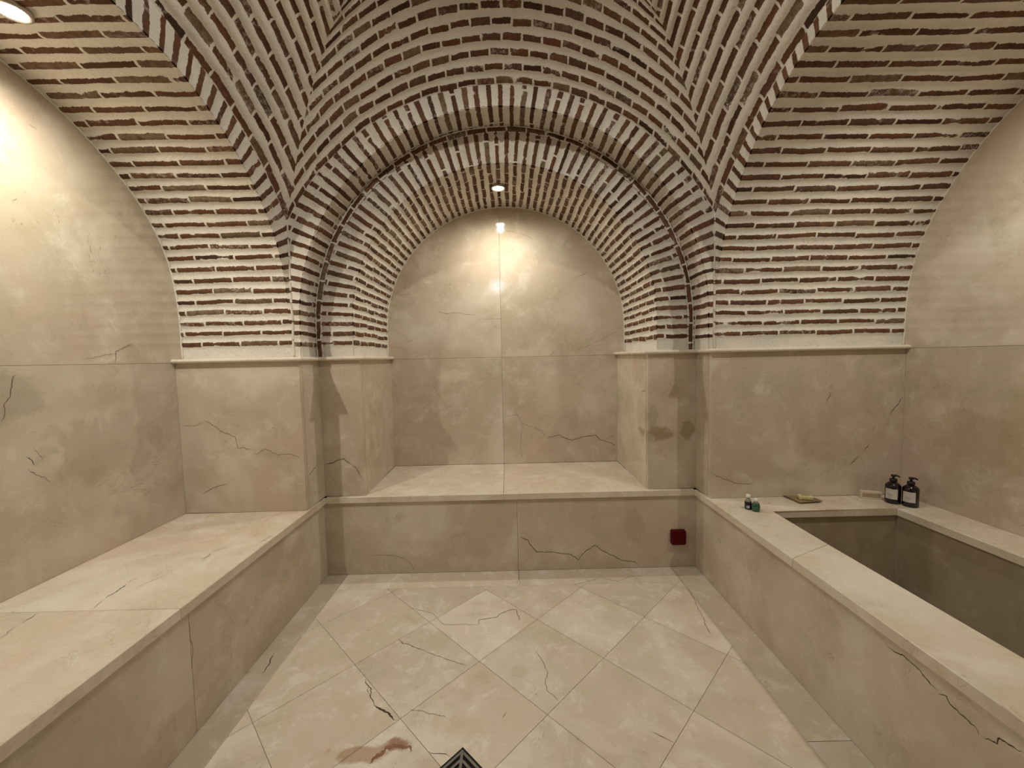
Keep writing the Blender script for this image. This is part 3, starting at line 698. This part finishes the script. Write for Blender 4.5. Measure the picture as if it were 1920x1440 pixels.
bath = empty('bathtub', (1.63, 1.1, 0)); tag(bath, 'sunken rectangular beige marble bathtub with broad stone rim along the right wall', 'bathtub')
TX0, TX1, TY = 1.3141, 1.9527, 1.9745
bm = bmesh.new()
prism(bm, [(X1, 1.507), (TX0, 1.615), (TX0, TY), (TX1, TY), (XR-.001, TY+.0), (XR-.001, DR-.001), (AR-.001, DR-.001), (AR-.001, Y0), (X1, Y0)], BH-T, BH, .004)
prism(bm, [(X1, YE), (TX0, YE), (TX0, 1.6135), (X1, 1.5055)], BH-T, BH, .004)
prism(bm, [(TX1, YE+.22), (XR-.001, YE+.22), (XR-.001, TY-.0015), (TX1, TY-.0015)], BH-T, BH, .004)
prism(bm, [(TX0+.0005, YE), (XR-.001, YE), (XR-.001, YE+.2195), (TX0+.0005, YE+.2195)], BH-T, BH, .004)
cracks(bm, 'tub_rim')
par_(obj('rim', bm, [M['top']]+CR), bath)
bm = bmesh.new()
for y0, y1 in ((YE, .45), (.45, 2.3425)): panel_x(bm, X1+.015, -1, y0, y1, .001, BH-T-.0005)
cracks(bm, 'right_panel')
par_(obj('front_panel', bm, [M['wall']]+CR), bath)
bm = bmesh.new()
zt = BH-T-.0005
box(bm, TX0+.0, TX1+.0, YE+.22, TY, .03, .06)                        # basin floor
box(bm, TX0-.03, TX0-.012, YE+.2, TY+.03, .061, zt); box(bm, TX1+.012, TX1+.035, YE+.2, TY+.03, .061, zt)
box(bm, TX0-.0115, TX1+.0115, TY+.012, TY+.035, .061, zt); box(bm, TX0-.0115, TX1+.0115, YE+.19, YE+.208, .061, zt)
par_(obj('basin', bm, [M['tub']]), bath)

# ------------------------------------------------------------ small things
M['dark_bottle'] = plain('dark_amber_plastic', (.010, .0045, .006), .12, spec=.6)
M['black'] = plain('black_plastic', (.008, .008, .010), .3)
M['label'] = plain('paper_label', (.62, .57, .54), .7, vary=.06)
M['ink'] = plain('grey_ink', (.22, .19, .18), .8)
def curved_patch(bm, r, a0, a1, z0, z1, mi=0, seg=14):
    pr = None
    for k in range(seg+1):
        a = a0+(a1-a0)*k/seg
        q = (bm.verts.new((r*math.cos(a), r*math.sin(a), z0)), bm.verts.new((r*math.cos(a), r*math.sin(a), z1)))
        if pr:
            f = bm.faces.new((pr[0], q[0], q[1], pr[1])); f.material_index = mi; f.smooth = True
        pr = q
def pump(loc, az, spout, label):
    t = empty('pump_bottle', loc); tag(t, label, 'bottle', 'black pump bottles on the bath rim')
    bm = bmesh.new(); r = .0325
    lathe(bm, [(.026, 0), (.0305, .0015), (r, .005), (r, .088), (.0318, .094), (.0285, .100), (.022, .106), (.0150, .110), (.0125, .112), (.0125, .116)], 48)
    obj('bottle_body', bm, M['dark_bottle'], t)
    bm = bmesh.new(); lathe(bm, [(.0152, .1135), (.0158, .115), (.0158, .1265), (.0135, .129), (.008, .130)], 36); obj('pump_collar', bm, M['black'], t)
    bm = bmesh.new(); lathe(bm, [(.0052, .1301), (.0052, .140)], 20)
    lathe(bm, [(.0095, .1401), (.0105, .1415), (.0105, .147), (.0088, .1495)], 28)
    d = Vector((math.cos(spout), math.sin(spout), 0))
    tube(bm, [Vector((0, 0, .1462))+d*.004, Vector((0, 0, .1465))+d*.014, Vector((0, 0, .1445))+d*.020, Vector((0, 0, .1395))+d*.0235], .004, 12, rs=[.0055, .0048, .0042, .0034])
    obj('pump_head', bm, M['black'], t)
    bm = bmesh.new(); w_ = .80
    curved_patch(bm, r+.0005, az-w_, az+w_, .026, .079)
    for z, ww in ((.0715, .45), (.0555, .16), (.050, .34), (.0455, .42), (.041, .25), (.032, .2)):
        a = az-w_+.18+(.0 if ww > .4 else .25); curved_patch(bm, r+.0008, a, a+ww*1.9, z, z+.0013, 1, 6)
    obj('label', bm, [M['label'], M['ink']], t)
    return t
pump((2.005, 2.052, BH), math.radians(213), math.radians(-52), 'black pump bottle in the corner, partly behind its twin')
pump((2.046, 2.000, BH), math.radians(213), math.radians(-52), 'black pump bottle nearer the front, beside the right wall')

def vial(name, loc, prof, neck, cap, body_m, neck_m, label, lab=None, group=None):
    t = empty(name, loc); tag(t, label, 'bottle', 'miniature toiletry bottles')
    bm = bmesh.new(); lathe(bm, prof, 36); obj('bottle_body', bm, body_m, t)
    bm = bmesh.new(); lathe(bm, neck, 28); obj('bottle_neck', bm, neck_m, t)
    bm = bmesh.new(); lathe(bm, cap, 28); obj('cap', bm, M['cap'], t)
    if lab:
        bm = bmesh.new(); curved_patch(bm, *lab); obj('label', bm, M['label2'], t)
    return t
M['cap'] = plain('white_cap', (.80, .79, .76), .4)
M['label2'] = plain('pale_label', (.42, .42, .46), .5)
M['navy'] = plain('navy_liquid', (.006, .008, .030), .15, spec=.6)
M['clear'] = plain('clear_plastic', (.55, .55, .48), .12, trans=.75)
M['green'] = plain('green_liquid', (.030, .12, .065), .15, spec=.6, trans=.15)
vial('toiletry_bottle', (1.217, 2.012, BH),
     [(.013, 0), (.0155, .002), (.0165, .006), (.0165, .036), (.0150, .041)], [(.0150, .0411), (.0125, .047), (.0078, .054), (.0078, .060)],
     [(.0092, .0601), (.0100, .062), (.0100, .073), (.0088, .075)], M['navy'], M['clear'], 'tiny navy blue bottle with white cap on the bath rim', (.0169, math.radians(215), math.radians(265), .008, .022))
vial('toiletry_bottle', (1.238, 1.981, BH),
     [(.0155, 0), (.0175, .002), (.0185, .006), (.0185, .030), (.0165, .038), (.013, .043)], [(.013, .0431), (.0085, .049), (.0078, .051)],
     [(.0088, .0511), (.0092, .053), (.0092, .062), (.008, .064)], M['green'], M['clear'], 'tiny green bottle beside the navy blue one')

M['tray'] = plain('veined_tray_stone', (.36, .25, .13), .45, vary=.45, scale=14)
M['soap'] = plain('soap_wrapper', (.74, .65, .36), .5, vary=.2, scale=90)
M['soap_label'] = plain('soap_wrapper_print', (.42, .33, .13), .5)
tray = empty('soap_tray', (1.580, 2.125, BH), math.radians(6)); tag(tray, 'small square brown stone tray carrying a yellow wrapped soap', 'tray')
bm = bmesh.new()
a, b = .066, .062
v1 = [(-a, -b, .010), (a, -b, .010), (a, b, .010), (-a, b, .010)]; v0 = [(x*.80, y*.80, 0) for x, y, z in v1]; v2 = [(x*.93, y*.93, .006) for x, y, z in v1]
A = [bm.verts.new(p) for p in v0]; B = [bm.verts.new(p) for p in v1]; D = [bm.verts.new((x, y, .0045)) for x, y, z in [(p[0]*.8, p[1]*.8, 0) for p in v1]]
bm.faces.new(A[::-1])
for i in range(4):
    bm.faces.new((A[i], A[(i+1) % 4], B[(i+1) % 4], B[i])); bm.faces.new((B[i], B[(i+1) % 4], D[(i+1) % 4], D[i]))
bm.faces.new(D)
obj('tray_plate', bm, M['tray'], tray)
soap = empty('wrapped_soap', (1.592, 2.118, BH+.0047), math.radians(-18)); tag(soap, 'yellow paper wrapped soap bar lying on the brown tray', 'soap')
bm = bmesh.new(); box(bm, -.034, .034, -.020, .020, 0, .021, .005); obj('wrapper', bm, M['soap'], soap, True)
bm = bmesh.new(); box(bm, -.020, .020, -.012, .012, .0212, .0216); obj('printed_panel', bm, M['soap_label'], soap)

M['carton'] = plain('cream_carton', (.68, .58, .45), .6, vary=.12)
M['carton2'] = plain('tan_print', (.40, .29, .19), .6)
cb = empty('soap_carton', (1.949, 2.121, BH), math.radians(-21)); tag(cb, 'low cream rectangular carton lying against the back wall beside the pump bottles', 'box')
bm = bmesh.new(); box(bm, -.046, .046, -.012, .012, 0, .040, .0012); obj('carton_body', bm, M['carton'], cb)
bm = bmesh.new(); box(bm, -.039, .039, -.0126, -.0121, .009, .030, 0); obj('printed_panel', bm, M['carton2'], cb)

M['red'] = plain('dark_red_plastic', (.085, .0008, .002), .5, spec=.15)
rb = empty('red_box', (.9925, Y0+.0143, .190)); tag(rb, 'small dark red square box fixed low on the back bench front', 'box')
bm = bmesh.new()
def rsq(w_, h_, r, y):
    P = []
    for cx_, cz_, a0 in ((w_-r, h_-r, 0), (-w_+r, h_-r, 90), (-w_+r, -h_+r, 180), (w_-r, -h_+r, 270)):
        for k in range(6): a = math.radians(a0+18*k); P.append(bm.verts.new((cx_+r*math.cos(a), y, cz_+r*math.sin(a))))
    return P
R0 = [rsq(.043, .044, .010, 0), rsq(.043, .044, .010, -.022), rsq(.0405, .0415, .010, -.0265), rsq(.036, .037, .009, -.028)]
for A, B in zip(R0, R0[1:]):
    for k in range(24): bm.faces.new((A[k], A[(k+1) % 24], B[(k+1) % 24], B[k]))
bm.faces.new(R0[0]); bm.faces.new(R0[-1]); bmesh.ops.recalc_face_normals(bm, faces=bm.faces)
obj('cover', bm, M['red'], rb)

# floor drain: square grate turned with the tiles
M['drain'] = plain('brushed_drain_metal', (.17, .155, .13), .45, .6, vary=.2)
M['hole'] = plain('drain_hole', (.004, .003, .003), .9)
dr = empty('floor_drain', (-.178, 1.244-.1125, .0), PI/4); tag(dr, 'square metal floor drain with slotted grate at the bottom edge', 'drain')
S = .0795
bm = bmesh.new(); box(bm, -S, S, -S, S, .0003, .0010); obj('drain_well', bm, M['hole'], dr)
bm = bmesh.new(); s2 = S-.006
def bar(x0, x1, y0, y1): box(bm, x0, x1, y0, y1, .0011, .0050, .0006)
for k in range(4):
    o_ = s2-k*.0185; wv = .0085
    # four L-shaped bars around a common centre
    for (x0, x1, y0, y1) in ((-o_+.004, o_-.004, o_-wv, o_), (-o_+.004, o_-.004, -o_, -o_+wv), (-o_, -o_+wv, -o_+wv+.001, o_-wv-.001), (o_-wv, o_, -o_+wv+.001, o_-wv-.001)):
        bar(x0, x1, y0, y1)
obj('grate', bm, M['drain'], dr)
bm = bmesh.new()
for s in (-1, 1):
    d = Vector((1, s, 0)).normalized(); n_ = Vector((-d.y, d.x, 0)); e = s2*1.38; wd = .0045
    P = [d*e+n_*wd, -d*e+n_*wd, -d*e-n_*wd, d*e-n_*wd]
    prism(bm, [(p.x, p.y) for p in P], .0052, .0060)
obj('cross_bar', bm, M['drain'], dr)
bm = bmesh.new()
for q in range(4):
    a = (S, S+.0022); c_, s_ = math.cos(q*PI/2), math.sin(q*PI/2)
    P = [(-a[1], a[0]), (a[1], a[0]), (a[1], a[1]), (-a[1], a[1])]
    prism(bm, [(x*c_-y*s_, x*s_+y*c_) for x, y in P], .0002, .0012)
obj('drain_edge', bm, M['hole'], dr)

# ------------------------------------------------------------ lamps
M['chrome'] = plain('lamp_bezel', (.55, .52, .47), .3, .8)
def spotlight(loc, label, watts, size, blend, glow, normal=(0, 0, -1), col=WARM, rad=.036, aim=None, soft=.022):
    t = empty('recessed_spotlight', loc); tag(t, label, 'spotlight', 'small round ceiling spotlights')
    t.rotation_euler = Vector(normal).to_track_quat('-Z', 'Y').to_euler()
    bm = bmesh.new(); lathe(bm, [(rad, .02), (rad+.010, .012), (rad+.011, 0), (rad+.006, -.003), (rad-.001, -.001), (rad-.001, .004)], 36, cap=False)
    obj('bezel', bm, M['chrome'], t)
    m = plain('lamp_lens_glow', (.9, .85, .8), .4, emit=(1, .90, .74), est=glow)
    bm = bmesh.new(); lathe(bm, [(rad-.0015, .0035), (rad-.0015, .0005), (rad*.5, -.0012), (.002, -.0018)], 32)
    obj('lens', bm, m, t)
    ld = bpy.data.lights.new('spot_lamp', 'SPOT'); ld.energy = watts; ld.color = col; ld.spot_size = math.radians(size); ld.spot_blend = blend; ld.shadow_soft_size = soft
    lo = bpy.data.objects.new('spot_lamp', ld); C.objects.link(lo); lo.parent = t; lo.location = (0, 0, -.012-soft)
    if aim is not None: lo.rotation_euler = aim
    return t
spotlight((-.045, 2.66, 2.372), 'glowing round spotlight in the crown of the niche arch', P_NICHE, 172, 1.0, 70)
spotlight((-1.494, 1.305, 2.364), 'glowing round spotlight in the left side vault', P_LEFT, 172, 1.0, 70)
spotlight((1.66, 1.30, 2.424), 'glowing round spotlight in the right side vault', P_RIGHT, 172, 1.0, 70)
spotlight((-.02, 1.18, 3.075), 'glowing round spotlight at the crown of the central vault', P_MID, 165, .6, 60, col=COOL)
# round bulkhead lamp high on the passage wall, mirrored in the niche marble
t = empty('wall_light', (-.165, -1.3, 2.57)); t.rotation_euler = (PI/2, 0, 0); tag(t, 'round white wall lamp over the entrance passage', 'wall lamp')
bm = bmesh.new(); lathe(bm, [(.13, 0), (.13, .02), (.118, .03)], 48, cap=False); obj('lamp_ring', bm, M['chrome'], t)
bm = bmesh.new(); lathe(bm, [(.117, .012), (.117, .026), (.06, .034), (.004, .036)], 48)
obj('diffuser', bm, plain('lamp_diffuser', (.8, .8, .8), .5, emit=(.62, .76, 1.0), est=WALLGLOW), t)
for o in bpy.data.objects:
    if o.name.startswith('wall_light'): o.rotation_euler = (-PI/2, 0, 0)
